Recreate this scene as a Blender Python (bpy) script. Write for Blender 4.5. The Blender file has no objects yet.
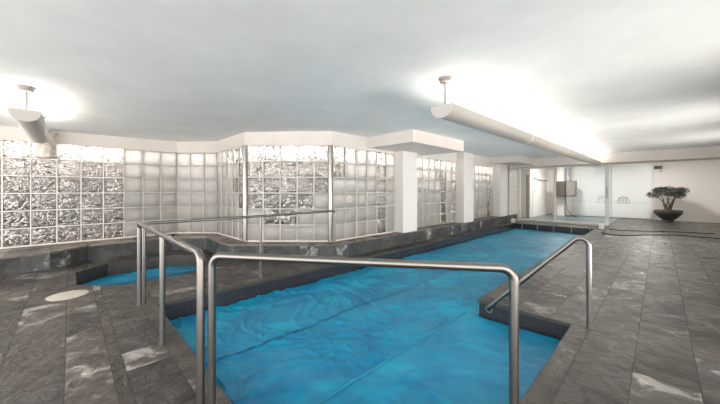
import bpy, bmesh, math, random
from mathutils import Vector, Matrix, noise
random.seed(11)
S = bpy.context.scene
COL = S.collection
PI = math.pi

# ------------------------------------------------------------------ materials
def nt(name):
    m = bpy.data.materials.new(name); m.use_nodes = True
    n = m.node_tree; n.nodes.clear()
    return m, n, n.nodes, n.links

def principled(name, col, rough=0.5, metal=0.0, bump=0.0, bscale=40, var=0.0, vscale=3.0, spec=0.5, coat=0.0, aniso=0):
    m, n, N, L = nt(name)
    o = N.new('ShaderNodeOutputMaterial'); p = N.new('ShaderNodeBsdfPrincipled')
    L.new(p.outputs[0], o.inputs[0])
    p.inputs['Base Color'].default_value = (*col, 1); p.inputs['Roughness'].default_value = rough
    p.inputs['Metallic'].default_value = metal
    p.inputs['Specular IOR Level'].default_value = spec
    p.inputs['Coat Weight'].default_value = coat
    tc = N.new('ShaderNodeTexCoord')
    if var:
        t = N.new('ShaderNodeTexNoise'); t.inputs['Scale'].default_value = vscale; t.inputs['Detail'].default_value = 6
        t.inputs['Roughness'].default_value = 0.65
        L.new(tc.outputs['Object'], t.inputs['Vector'])
        r = N.new('ShaderNodeValToRGB')
        r.color_ramp.elements[0].position = 0.3; r.color_ramp.elements[1].position = 0.7
        r.color_ramp.elements[0].color = (*[c*(1-var) for c in col], 1)
        r.color_ramp.elements[1].color = (*[min(1, c*(1+var)) for c in col], 1)
        L.new(t.outputs['Fac'], r.inputs[0]); L.new(r.outputs[0], p.inputs['Base Color'])
    if bump:
        t = N.new('ShaderNodeTexNoise'); t.inputs['Scale'].default_value = bscale; t.inputs['Detail'].default_value = 4
        L.new(tc.outputs['Object'], t.inputs['Vector'])
        b = N.new('ShaderNodeBump'); b.inputs['Strength'].default_value = bump; b.inputs['Distance'].default_value = 0.01
        L.new(t.outputs['Fac'], b.inputs['Height']); L.new(b.outputs[0], p.inputs['Normal'])
    return m

def emis(name, col, s):
    m, n, N, L = nt(name)
    o = N.new('ShaderNodeOutputMaterial'); e = N.new('ShaderNodeEmission')
    e.inputs[0].default_value = (*col, 1); e.inputs[1].default_value = s
    L.new(e.outputs[0], o.inputs[0]); return m

def slate_mat(name, dark, light, rough0=0.3, rough1=0.65, bump=0.6, painted_sheen=(0.42, 0.41, 0.4)):
    m, n, N, L = nt(name)
    o = N.new('ShaderNodeOutputMaterial'); p = N.new('ShaderNodeBsdfPrincipled'); L.new(p.outputs[0], o.inputs[0])
    tc = N.new('ShaderNodeTexCoord'); at = N.new('ShaderNodeAttribute'); at.attribute_name = 'tone'
    mul = N.new('ShaderNodeVectorMath'); mul.operation = 'SCALE'; mul.inputs['Scale'].default_value = 37
    L.new(at.outputs['Color'], mul.inputs[0])
    add = N.new('ShaderNodeVectorMath'); L.new(tc.outputs['Object'], add.inputs[0]); L.new(mul.outputs[0], add.inputs[1])
    n1 = N.new('ShaderNodeTexNoise'); n1.inputs['Scale'].default_value = 3.2; n1.inputs['Detail'].default_value = 9
    n1.inputs['Roughness'].default_value = 0.68; n1.inputs['Distortion'].default_value = 0.9
    L.new(add.outputs[0], n1.inputs['Vector'])
    r = N.new('ShaderNodeValToRGB'); e = r.color_ramp.elements
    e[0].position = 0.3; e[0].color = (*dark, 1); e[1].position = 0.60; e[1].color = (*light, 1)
    x = e.new(0.72); x.color = (*painted_sheen, 1)  # bright specular patches painted as the palest slate colour
    sep = N.new('ShaderNodeSeparateColor'); L.new(at.outputs['Color'], sep.inputs[0])
    sh = N.new('ShaderNodeMath'); sh.operation = 'MULTIPLY_ADD'; sh.inputs[1].default_value = 0.22; sh.inputs[2].default_value = -0.11
    L.new(sep.outputs[1], sh.inputs[0])
    ad = N.new('ShaderNodeMath'); L.new(n1.outputs['Fac'], ad.inputs[0]); L.new(sh.outputs[0], ad.inputs[1])
    L.new(ad.outputs[0], r.inputs[0])
    # per tile hue: brownish or bluish grey
    mx = N.new('ShaderNodeMix'); mx.data_type = 'RGBA'; mx.blend_type = 'MULTIPLY'; mx.inputs[0].default_value = 1
    hr = N.new('ShaderNodeValToRGB'); h = hr.color_ramp.elements
    h[0].color = (1.0, 0.93, 0.86, 1); h[1].color = (0.95, 1.0, 1.03, 1)
    L.new(sep.outputs[2], hr.inputs[0]); L.new(r.outputs[0], mx.inputs[6]); L.new(hr.outputs[0], mx.inputs[7])
    L.new(mx.outputs[2], p.inputs['Base Color'])
    rr = N.new('ShaderNodeMapRange'); rr.inputs['From Min'].default_value = 0.35; rr.inputs['From Max'].default_value = 0.7
    rr.inputs['To Min'].default_value = rough1; rr.inputs['To Max'].default_value = rough0
    L.new(n1.outputs['Fac'], rr.inputs['Value']); L.new(rr.outputs[0], p.inputs['Roughness'])
    n2 = N.new('ShaderNodeTexNoise'); n2.inputs['Scale'].default_value = 7; n2.inputs['Detail'].default_value = 8
    n2.inputs['Roughness'].default_value = 0.6; n2.inputs['Distortion'].default_value = 0.6
    L.new(add.outputs[0], n2.inputs['Vector'])
    b = N.new('ShaderNodeBump'); b.inputs['Strength'].default_value = bump; b.inputs['Distance'].default_value = 0.025
    L.new(n2.outputs['Fac'], b.inputs['Height']); L.new(b.outputs[0], p.inputs['Normal'])
    return m

def mosaic_mat(name, col, col2, grout, size=0.025, rough=0.25):
    m, n, N, L = nt(name)
    o = N.new('ShaderNodeOutputMaterial'); p = N.new('ShaderNodeBsdfPrincipled'); L.new(p.outputs[0], o.inputs[0])
    tc = N.new('ShaderNodeTexCoord'); sp = N.new('ShaderNodeSeparateXYZ'); L.new(tc.outputs['Object'], sp.inputs[0])
    ad = N.new('ShaderNodeMath'); L.new(sp.outputs[0], ad.inputs[0]); L.new(sp.outputs[1], ad.inputs[1])
    cb = N.new('ShaderNodeCombineXYZ'); L.new(ad.outputs[0], cb.inputs[0]); L.new(sp.outputs[2], cb.inputs[1])
    br = N.new('ShaderNodeTexBrick'); br.offset = 0; br.inputs['Scale'].default_value = 1
    br.inputs['Brick Width'].default_value = size; br.inputs['Row Height'].default_value = size
    br.inputs['Mortar Size'].default_value = size*0.06; br.inputs['Color1'].default_value = (*col, 1)
    br.inputs['Color2'].default_value = (*col2, 1); br.inputs['Mortar'].default_value = (*grout, 1)
    L.new(cb.outputs[0], br.inputs['Vector']); L.new(br.outputs['Color'], p.inputs['Base Color'])
    p.inputs['Roughness'].default_value = rough
    return m

def cover_mat():
    m, n, N, L = nt('solar_cover_film')
    o = N.new('ShaderNodeOutputMaterial'); p = N.new('ShaderNodeBsdfPrincipled'); L.new(p.outputs[0], o.inputs[0])
    tc = N.new('ShaderNodeTexCoord')
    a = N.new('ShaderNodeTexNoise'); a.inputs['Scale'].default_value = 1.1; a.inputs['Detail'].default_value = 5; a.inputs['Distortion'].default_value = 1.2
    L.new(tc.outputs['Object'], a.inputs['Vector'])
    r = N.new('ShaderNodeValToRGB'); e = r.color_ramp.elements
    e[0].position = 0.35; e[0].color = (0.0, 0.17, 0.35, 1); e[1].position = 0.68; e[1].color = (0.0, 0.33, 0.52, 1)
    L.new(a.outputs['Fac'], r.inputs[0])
    # pale crease highlights painted into the film colour
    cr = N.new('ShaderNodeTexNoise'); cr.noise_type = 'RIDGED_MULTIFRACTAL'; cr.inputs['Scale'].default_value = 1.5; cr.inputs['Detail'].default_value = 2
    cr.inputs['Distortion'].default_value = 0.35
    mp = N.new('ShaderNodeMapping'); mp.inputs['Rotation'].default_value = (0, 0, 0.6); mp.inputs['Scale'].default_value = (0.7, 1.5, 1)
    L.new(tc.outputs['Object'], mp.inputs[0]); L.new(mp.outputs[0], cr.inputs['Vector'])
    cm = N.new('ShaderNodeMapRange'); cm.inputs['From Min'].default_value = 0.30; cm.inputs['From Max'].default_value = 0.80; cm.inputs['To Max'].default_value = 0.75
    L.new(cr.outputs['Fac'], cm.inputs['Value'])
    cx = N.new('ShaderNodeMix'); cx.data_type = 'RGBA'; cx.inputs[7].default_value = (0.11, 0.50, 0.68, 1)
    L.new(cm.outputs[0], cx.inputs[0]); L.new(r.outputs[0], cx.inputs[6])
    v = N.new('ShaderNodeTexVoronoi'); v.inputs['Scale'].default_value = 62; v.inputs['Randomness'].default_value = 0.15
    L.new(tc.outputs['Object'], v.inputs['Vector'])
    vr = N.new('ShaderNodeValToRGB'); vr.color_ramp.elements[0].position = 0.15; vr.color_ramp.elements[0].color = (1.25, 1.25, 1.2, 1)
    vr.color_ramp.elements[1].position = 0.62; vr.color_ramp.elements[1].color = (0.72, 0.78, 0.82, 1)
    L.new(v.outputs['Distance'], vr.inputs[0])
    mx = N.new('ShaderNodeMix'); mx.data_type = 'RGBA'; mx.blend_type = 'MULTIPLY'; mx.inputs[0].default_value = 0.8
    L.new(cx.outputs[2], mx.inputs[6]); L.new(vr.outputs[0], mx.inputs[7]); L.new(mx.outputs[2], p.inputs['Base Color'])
    p.inputs['Roughness'].default_value = 0.5; p.inputs['Specular IOR Level'].default_value = 0.3; p.inputs['Coat Weight'].default_value = 0.25; p.inputs['Coat Roughness'].default_value = 0.2
    w = N.new('ShaderNodeTexNoise'); w.noise_type = 'RIDGED_MULTIFRACTAL'; w.inputs['Scale'].default_value = 2.6; w.inputs['Detail'].default_value = 5; w.inputs['Distortion'].default_value = 0.5
    L.new(tc.outputs['Object'], w.inputs['Vector'])
    b1 = N.new('ShaderNodeBump'); b1.inputs['Strength'].default_value = 1.0; b1.inputs['Distance'].default_value = 0.045
    L.new(w.outputs['Fac'], b1.inputs['Height'])
    b = N.new('ShaderNodeBump'); b.inputs['Strength'].default_value = 0.35; b.inputs['Distance'].default_value = 0.004; b.invert = True
    L.new(v.outputs['Distance'], b.inputs['Height']); L.new(b1.outputs[0], b.inputs['Normal']); L.new(b.outputs[0], p.inputs['Normal']); L.new(b.outputs[0], p.inputs['Coat Normal'])
    return m

def frosted_mat():
    m, n, N, L = nt('frosted_glass_block')
    o = N.new('ShaderNodeOutputMaterial'); d = N.new('ShaderNodeBsdfDiffuse'); d.inputs[0].default_value = (0.60, 0.58, 0.545, 1)
    t = N.new('ShaderNodeBsdfTranslucent'); t.inputs[0].default_value = (0.9, 0.89, 0.87, 1)
    g = N.new('ShaderNodeBsdfGlossy'); g.inputs[1].default_value = 0.22
    tc = N.new('ShaderNodeTexCoord'); w = N.new('ShaderNodeTexWave'); w.bands_direction = 'DIAGONAL'; w.inputs['Scale'].default_value = 14
    w.inputs['Distortion'].default_value = 1.5; w.inputs['Detail'].default_value = 2
    L.new(tc.outputs['Object'], w.inputs['Vector'])
    b = N.new('ShaderNodeBump'); b.inputs['Strength'].default_value = 0.35; b.inputs['Distance'].default_value = 0.006
    L.new(w.outputs['Fac'], b.inputs['Height']); L.new(b.outputs[0], g.inputs['Normal']); L.new(b.outputs[0], d.inputs['Normal'])
    at = N.new('ShaderNodeAttribute'); at.attribute_name = 'tone'
    m1 = N.new('ShaderNodeMixShader'); m1.inputs[0].default_value = 0.7
    L.new(d.outputs[0], m1.inputs[1]); L.new(t.outputs[0], m1.inputs[2])
    f = N.new('ShaderNodeFresnel'); f.inputs[0].default_value = 1.5
    m2 = N.new('ShaderNodeMixShader'); L.new(f.outputs[0], m2.inputs[0]); L.new(m1.outputs[0], m2.inputs[1]); L.new(g.outputs[0], m2.inputs[2])
    mx = N.new('ShaderNodeMix'); mx.data_type = 'RGBA'
    mx.inputs[6].default_value = (0.70, 0.66, 0.61, 1); mx.inputs[7].default_value = (0.86, 0.82, 0.77, 1)
    L.new(at.outputs['Fac'], mx.inputs[0]); L.new(mx.outputs[2], d.inputs[0])
    L.new(m2.outputs[0], o.inputs[0]); return m

def wavy_mat():
    m, n, N, L = nt('wavy_glass_block')
    o = N.new('ShaderNodeOutputMaterial')
    tc = N.new('ShaderNodeTexCoord'); w = N.new('ShaderNodeTexNoise'); w.inputs['Scale'].default_value = 10
    w.inputs['Distortion'].default_value = 1.6; w.inputs['Detail'].default_value = 0.3
    L.new(tc.outputs['Object'], w.inputs['Vector'])
    b = N.new('ShaderNodeBump'); b.inputs['Strength'].default_value = 1.0; b.inputs['Distance'].default_value = 0.05
    L.new(w.outputs['Fac'], b.inputs['Height'])
    r = N.new('ShaderNodeBsdfRefraction'); r.inputs['Color'].default_value = (0.87, 0.85, 0.83, 1); r.inputs['Roughness'].default_value = 0.03; r.inputs['IOR'].default_value = 1.45
    g = N.new('ShaderNodeBsdfGlossy'); g.inputs[0].default_value = (0.85, 0.83, 0.82, 1); g.inputs[1].default_value = 0.06
    L.new(b.outputs[0], r.inputs['Normal']); L.new(b.outputs[0], g.inputs['Normal'])
    m2 = N.new('ShaderNodeMixShader'); m2.inputs[0].default_value = 0.24
    L.new(r.outputs[0], m2.inputs[1]); L.new(g.outputs[0], m2.inputs[2]); L.new(m2.outputs[0], o.inputs[0]); return m

def well_mat():
    m, n, N, L = nt('mottled_backing')  # invented dark and light mottle, gives the wavy glass contrast to refract
    o = N.new('ShaderNodeOutputMaterial'); p = N.new('ShaderNodeBsdfPrincipled'); L.new(p.outputs[0], o.inputs[0])
    tc = N.new('ShaderNodeTexCoord'); v = N.new('ShaderNodeTexNoise'); v.inputs['Scale'].default_value = 7; v.inputs['Detail'].default_value = 3
    v.inputs['Distortion'].default_value = 1.0
    L.new(tc.outputs['Object'], v.inputs['Vector'])
    r = N.new('ShaderNodeValToRGB'); e = r.color_ramp.elements
    e[0].position = 0.46; e[0].color = (0.012, 0.010, 0.010, 1); e[1].position = 0.56; e[1].color = (0.46, 0.435, 0.41, 1)
    L.new(v.outputs['Fac'], r.inputs[0]); L.new(r.outputs[0], p.inputs['Base Color']); p.inputs['Roughness'].default_value = 0.8
    return m

def clear_mat(name, tint=(0.97, 0.98, 0.98), f=0.09):
    m, n, N, L = nt(name)
    o = N.new('ShaderNodeOutputMaterial'); t = N.new('ShaderNodeBsdfTransparent'); t.inputs[0].default_value = (*tint, 1)
    g = N.new('ShaderNodeBsdfGlossy'); g.inputs[1].default_value = 0.02
    m2 = N.new('ShaderNodeMixShader'); m2.inputs[0].default_value = f
    L.new(t.outputs[0], m2.inputs[1]); L.new(g.outputs[0], m2.inputs[2]); L.new(m2.outputs[0], o.inputs[0]); return m

M = dict(
    white=principled('white_paint', (0.82, 0.785, 0.75), 0.6, bump=0.05, bscale=60),
    beam=principled('cream_paint', (0.77, 0.71, 0.66), 0.6, bump=0.1, bscale=25, var=0.03, vscale=2),
    ceil=principled('aqua_ceiling_plaster', (0.86, 0.875, 0.86), 0.75, bump=0.3, bscale=5, var=0.05, vscale=1.6),
    joint=principled('block_joint', (0.78, 0.75, 0.71), 0.55),
    well=well_mat(),
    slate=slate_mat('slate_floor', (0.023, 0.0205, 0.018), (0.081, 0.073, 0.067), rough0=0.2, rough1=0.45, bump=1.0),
    ledge=slate_mat('slate_ledge', (0.024, 0.028, 0.030), (0.08, 0.092, 0.096), bump=0.35, painted_sheen=(0.5, 0.52, 0.53)),
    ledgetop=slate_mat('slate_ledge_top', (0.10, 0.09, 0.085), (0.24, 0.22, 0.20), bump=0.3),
    ledgeplain=principled('dark_stone', (0.05, 0.045, 0.04), 0.5, bump=0.4, bscale=12, var=0.4, vscale=5),
    grout=principled('grout', (0.07, 0.062, 0.055), 0.8),
    mosaic=mosaic_mat('dark_mosaic', (0.018, 0.019, 0.024), (0.030, 0.031, 0.038), (0.06, 0.06, 0.07)),
    basin=mosaic_mat('blue_mosaic', (0.02, 0.25, 0.42), (0.03, 0.3, 0.48), (0.2, 0.4, 0.5)),
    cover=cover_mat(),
    seam=principled('seam_film', (0.0, 0.075, 0.19), 0.4),
    seam2=principled('pale_seam_film', (0.01, 0.25, 0.42), 0.4),
    steel=principled('brushed_steel', (0.25, 0.235, 0.22), 0.3, metal=1.0, bump=0.03, bscale=120),
    steel2=principled('polished_steel', (0.36, 0.345, 0.33), 0.3, metal=1.0),
    alu=principled('anodised_aluminium', (0.47, 0.445, 0.41), 0.4, metal=0.2),
    plastic=principled('white_plastic', (0.88, 0.87, 0.84), 0.4),
    dark=principled('dark_plastic', (0.03, 0.03, 0.032), 0.4),
    grey=principled('grey_casing', (0.075, 0.068, 0.06), 0.45),
    screen=principled('screen_glass', (0.19, 0.17, 0.15), 0.12),
    pipe=principled('blue_grey_pipe', (0.25, 0.29, 0.36), 0.4),
    frosted=frosted_mat(), wavy=wavy_mat(), glass=clear_mat('clear_glass', f=0.012),
    floor2=principled('blue_grey_floor', (0.10, 0.135, 0.15), 0.3, var=0.2, vscale=6),
    panel=principled('pale_panel', (0.74, 0.76, 0.755), 0.35),
    ink=principled('grey_line', (0.28, 0.27, 0.25), 0.5),
    teal=principled('teal_line', (0.45, 0.62, 0.64), 0.5),
    leaf=principled('dark_leaf', (0.055, 0.06, 0.045), 0.55, var=0.4, vscale=8),
    bark=principled('bark', (0.13, 0.10, 0.08), 0.8, bump=0.4, bscale=40),
    bowl=principled('dark_ceramic', (0.045, 0.04, 0.037), 0.4),
    soil=principled('soil', (0.05, 0.035, 0.025), 0.95),
    rubber=principled('black_rubber', (0.035, 0.033, 0.032), 0.6),
    brown=principled('brown_timber', (0.42, 0.35, 0.29), 0.55),
    tube=emis('fluorescent_tube', (1.0, 0.915, 0.82), 15),
    strip=emis('cove_tube', (1.0, 0.96, 0.92), 110),
    rod=principled('rod_steel', (0.30, 0.28, 0.26), 0.4, metal=0.4),
    cap=principled('trough_cap_paint', (0.52, 0.49, 0.46), 0.5),
    globe=emis('fill_globe', (1.0, 0.96, 0.9), 130),  # glow of the added fill lights in the far area
    disc=principled('white_lid', (0.50, 0.45, 0.38), 0.5, bump=0.1),
    lampglass=principled('crumpled_lamp_glass', (0.62, 0.55, 0.48), 0.15, bump=1.0, bscale=14, var=0.4, vscale=12),
    water=principled('pool_water', (0.004, 0.14, 0.30), 0.06, bump=0.15, bscale=9),
)

# ------------------------------------------------------------------ mesh helpers
def finish(name, bm, mats, parent=None, smooth=False, kind=None):
    me = bpy.data.meshes.new(name)
    bmesh.ops.recalc_face_normals(bm, faces=bm.faces) if smooth != 'keep' else None
    bm.to_mesh(me); bm.free()
    if not isinstance(mats, (list, tuple)): mats = [mats]
    for m in mats: me.materials.append(m)
    if smooth:
        for p in me.polygons: p.use_smooth = True
        try: me.set_sharp_from_angle(angle=math.radians(38))
        except Exception: pass
    o = bpy.data.objects.new(name, me); COL.objects.link(o)
    if parent: o.parent = parent
    if kind: o['kind'] = kind
    return o

def box(bm, x0, x1, y0, y1, z0, z1, mi=0, bev=0):
    r = bmesh.ops.create_cube(bm, size=1)
    for v in r['verts']:
        v.co = Vector(((x0+x1)/2+v.co.x*(x1-x0), (y0+y1)/2+v.co.y*(y1-y0), (z0+z1)/2+v.co.z*(z1-z0)))
    fs = set(f for v in r['verts'] for f in v.link_faces)
    for f in fs: f.material_index = mi
    if bev:
        es = list(set(e for v in r['verts'] for e in v.link_edges))
        bmesh.ops.bevel(bm, geom=es, offset=bev, segments=2, affect='EDGES', profile=0.5)
    return r['verts']

def fillet(pts, rad, seg=7):
    pts = [Vector(p) for p in pts]; out = [pts[0]]
    for i in range(1, len(pts)-1):
        a, b, c = pts[i-1], pts[i], pts[i+1]
        u = (a-b).normalized(); v = (c-b).normalized()
        ang = u.angle(v); t = rad/math.tan(ang/2)
        t = min(t, (a-b).length*0.49, (c-b).length*0.49); r = t*math.tan(ang/2)
        bis = (u+v).normalized(); cen = b+bis*(r/math.sin(ang/2))
        p0 = b+u*t; p1 = b+v*t; d0 = (p0-cen); d1 = (p1-cen); tot = d0.angle(d1); ax = d0.cross(d1).normalized()
        for k in range(seg+1): out.append(cen+Matrix.Rotation(tot*k/seg, 3, ax) @ d0)
    out.append(pts[-1]); return out

def tube(bm, pts, r, n=16, cap=True, mi=0):
    pts = [Vector(p) for p in pts]; rings = []; prev = None
    rr = r if isinstance(r, (list, tuple)) else [r]*len(pts)
    for i, p in enumerate(pts):
        if i == 0: t = pts[1]-p
        elif i == len(pts)-1: t = p-pts[i-1]
        else: t = (pts[i+1]-p).normalized()+(p-pts[i-1]).normalized()
        t.normalize()
        if prev is None:
            a = Vector((0, 0, 1)) if abs(t.z) < 0.9 else Vector((1, 0, 0)); nrm = t.cross(a).normalized()
        else: nrm = (prev-t*prev.dot(t)).normalized()
        prev = nrm; bn = t.cross(nrm)
        rings.append([bm.verts.new(p+(nrm*math.cos(2*PI*k/n)+bn*math.sin(2*PI*k/n))*rr[i]) for k in range(n)])
    for a, b in zip(rings, rings[1:]):
        for k in range(n):
            f = bm.faces.new((a[k], a[(k+1) % n], b[(k+1) % n], b[k])); f.material_index = mi
    if cap: bm.faces.new(rings[0]); bm.faces.new(rings[-1])

def lathe(bm, prof, cx, cy, n=28):
    rings = []
    for r, z in prof:
        rings.append([bm.verts.new((cx+r*math.cos(2*PI*k/n), cy+r*math.sin(2*PI*k/n), z)) for k in range(n)])
    for a, b in zip(rings, rings[1:]):
        for k in range(n): bm.faces.new((a[k], a[(k+1) % n], b[(k+1) % n], b[k]))
    bm.faces.new(rings[0]); bm.faces.new(rings[-1])

def prism(bm, poly, z0, z1, mi=0, mi_top=None, zf=None):
    """vertical prism over a 2-D polygon; zf(x,y) overrides the top height"""
    lo = [bm.verts.new((x, y, z0)) for x, y in poly]
    hi = [bm.verts.new((x, y, zf(x, y) if zf else z1)) for x, y in poly]
    k = len(poly)
    for i in range(k):
        f = bm.faces.new((lo[i], lo[(i+1) % k], hi[(i+1) % k], hi[i])); f.material_index = mi
    f = bm.faces.new(lo); f.material_index = mi
    f = bm.faces.new(hi); f.material_index = mi if mi_top is None else mi_top

def offset_poly(P, d):
    """offset an open 2-D polyline to its right-hand side by d"""
    out = []
    for i in range(len(P)):
        ns = []
        if i > 0: a = Vector(P[i])-Vector(P[i-1]); ns.append(Vector((a.y, -a.x)).normalized())
        if i < len(P)-1: a = Vector(P[i+1])-Vector(P[i]); ns.append(Vector((a.y, -a.x)).normalized())
        if len(ns) == 2:
            b = (ns[0]+ns[1]).normalized(); v = b*(d/b.dot(ns[0]))
        else: v = ns[0]*d
        out.append((P[i][0]+v.x, P[i][1]+v.y))
    return out

def empty(name, loc, label, cat, group=None):
    o = bpy.data.objects.new(name, None); COL.objects.link(o); o.location = loc
    o.empty_display_size = 0.1
    tag(o, label, cat, group); return o

def tag(o, label, cat, group=None):
    o['label'] = label; o['category'] = cat
    if group: o['group'] = group
    return o

def part(name, bm, mat, root, smooth=False, label=None):
    """a child whose mesh was written in world coordinates"""
    bm.transform(Matrix.Translation(-Vector(root.location)))
    o = finish(name, bm, mat, root, smooth)
    if label: o['label'] = label
    return o

def subpart(name, bm, mat, par, root, smooth=False):
    bm.transform(Matrix.Translation(-Vector(root.location)))
    return finish(name, bm, mat, par, smooth)

CZ = lambda y: 2.60+0.0105*y      # the ceiling rises a little towards the far end

# ------------------------------------------------------------------ camera
cam = bpy.data.cameras.new('camera'); co = bpy.data.objects.new('camera', cam); COL.objects.link(co)
co.location = (0, 0, 1.4); co.rotation_euler = (PI/2, 0, math.radians(45.5))
cam.sensor_width = 36; cam.lens = 36*295/720; cam.shift_y = -12/720; cam.clip_start = 0.02
S.camera = co

# ------------------------------------------------------------------ 2-D clipping for the floor
def clip(poly, a, b, keep_left):
    out = []; k = len(poly); s = 1 if keep_left else -1
    def side(p): return s*((b[0]-a[0])*(p[1]-a[1])-(b[1]-a[1])*(p[0]-a[0]))
    for i in range(k):
        p, q = poly[i], poly[(i+1) % k]; sp, sq = side(p), side(q)
        if sp >= 0: out.append(p)
        if sp*sq < 0:
            t = sp/(sp-sq); out.append((p[0]+(q[0]-p[0])*t, p[1]+(q[1]-p[1])*t))
    return out
def area(p):
    return abs(sum(p[i][0]*p[(i+1) % len(p)][1]-p[(i+1) % len(p)][0]*p[i][1] for i in range(len(p))))/2 if len(p) > 2 else 0
def subtract(poly, hole):     # hole is convex, counter-clockwise
    res = []; rem = poly
    for i in range(len(hole)):
        a, b = hole[i], hole[(i+1) % len(hole)]
        out = clip(rem, a, b, False)
        if area(out) > 1e-6: res.append(out)
        rem = clip(rem, a, b, True)
        if area(rem) < 1e-6: break
    return res
P1 = [(-4.3, 0.76), (-1.95, 0.76), (-1.65, 1.035), (-1.65, 13.4), (-4.3, 13.4)]
P2 = [(-1.65, 1.035), (-0.65, 1.95), (-0.65, 3.73), (-1.65, 3.73)]
SPA = [(-6.05, 0.07), (-5.55, 0.55), (-5.55, 1.45), (-6.05, 1.95), (-6.95, 1.95), (-7.4, 1.45), (-7.4, 0.52), (-6.95, 0.07)]
HOLES = [P1, P2, SPA]

bmF = bmesh.new(); tone = bmF.loops.layers.color.new('tone')
def flat(poly, z, mi, col):
    f = bmF.faces.new([bmF.verts.new((x, y, z)) for x, y in poly]); f.material_index = mi
    for l in f.loops: l[tone] = (*col, 1)
def tile(x0, x1, y0, y1):
    g = 0.003; base = [(x0+g, y0+g), (x1-g, y0+g), (x1-g, y1-g), (x0+g, y1-g)]
    col = (random.random(), random.random(), random.random()); pcs = [base]
    for h in HOLES: pcs = [q for p in pcs for q in subtract(p, h)]
    for p in pcs: flat(p, 0, 0, col)
def bands_y(ys, x0, x1, steps):
    for i in range(len(ys)-1):
        st, ph = steps[i]; x = ph-math.ceil((ph-x0)/st)*st
        while x < x1-1e-6:
            a, b = max(x, x0), min(x+st, x1)
            if b-a > 0.01: tile(a, b, ys[i], ys[i+1])
            x += st
def bands_x(xs, y0, y1, st):
    for i in range(len(xs)-1):
        y = y0-st*random.choice((0.25, 0.5, 0.75, 0.4))
        while y < y1-1e-6:
            a, b = max(y, y0), min(y+st, y1)
            if b-a > 0.01: tile(xs[i], xs[i+1], a, b)
            y += st
ys = [-3.0, -2.55, -2.19, -1.83, -1.47, -1.11, -0.75, -0.39, -0.03, 0.232, 0.31, 0.61, 0.76]
steps = [(0.72, random.random()) for _ in range(8)]+[(0.68, -3.26), (0.72, -3.25), (0.34, -3.22), (0.6, -2.0)]
bands_y(ys, -8.2, 2.2, steps)
xl = [-8.1+0.35*i for i in range(11)]
bands_x(xl, 0.76, 4.2, 0.72)
bands_x([-4.6, -4.3], 0.76, 15, 0.6)
bands_x([-0.65, -0.5, -0.15, 0.2, 0.55, 0.9, 1.25, 1.6, 1.95, 2.2], 0.76, 3.73, 0.72)
bands_x([-1.65, -1.2, -0.85, -0.5, -0.15, 0.2, 0.55, 0.9, 1.25, 1.6, 1.95, 2.2], 3.73, 15, 0.72)
bands_x([-4.3, -3.64, -2.98, -2.32, -1.65], 13.4, 15, 0.4)
bands_x([-1.4, -0.85, -0.5, -0.15, 0.2, 0.55, 0.9, 1.25, 1.6, 1.95, 2.2], 15, 19.7, 0.72)
pcs = [[(-9.1, -3), (2.3, -3), (2.3, 19.7), (-9.1, 19.7)]]
for h in HOLES: pcs = [q for p in pcs for q in subtract(p, h)]
for p in pcs: flat(p, -0.003, 1, (0.5, 0.5, 0.5))
# square stone edge of the openings
POOL = [(-4.3, 0.76), (-1.95, 0.76), (-0.65, 1.95), (-0.65, 3.73), (-1.65, 3.73), (-1.65, 13.4), (-4.3, 13.4)]
for loop in (POOL, SPA):
    for i in range(len(loop)):
        a, b = loop[i], loop[(i+1) % len(loop)]
        vs = [bmF.verts.new((*a, 0.0)), bmF.verts.new((*b, 0.0)), bmF.verts.new((*b, -0.035)), bmF.verts.new((*a, -0.035))]
        f = bmF.faces.new(vs); f.material_index = 2
floor = finish('floor', bmF, [M['slate'], M['grout'], M['ledgeplain']], kind='structure', smooth='keep')
for p in floor.data.polygons: p.use_smooth = False

# basins
def basin(name, loop, depth, wall_m, floor_m):
    bm = bmesh.new(); k = len(loop)
    c = (sum(p[0] for p in loop)/k, sum(p[1] for p in loop)/k)
    off = offset_poly(loop+[loop[0], loop[1]], 0.02)[1:k+1]
    off = off[-1:]+off[:-1]
    lo = [bm.verts.new((x, y, -depth)) for x, y in off]; hi = [bm.verts.new((x, y, -0.004)) for x, y in off]
    for i in range(k):
        f = bm.faces.new((hi[i], hi[(i+1) % k], lo[(i+1) % k], lo[i]))
    f = bm.faces.new(lo); f.material_index = 1
    return finish(name, bm, [wall_m, floor_m], kind='structure', smooth='keep')
b1 = basin('wall_pool', POOL, 1.4, M['mosaic'], M['basin'])
b2 = basin('wall_spa', SPA, 0.9, M['ledgeplain'], M['basin'])
for b in (b1, b2):
    for p in b.data.polygons: p.use_smooth = False
def water(loop, z, label):
    bm = bmesh.new(); bm.faces.new([bm.verts.new((x, y, z)) for x, y in loop])
    o = finish('water_surface', bm, M['water']); o['kind'] = 'structure'; return o
water(POOL, -0.245, ''); water(SPA, -0.25, '')

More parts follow.
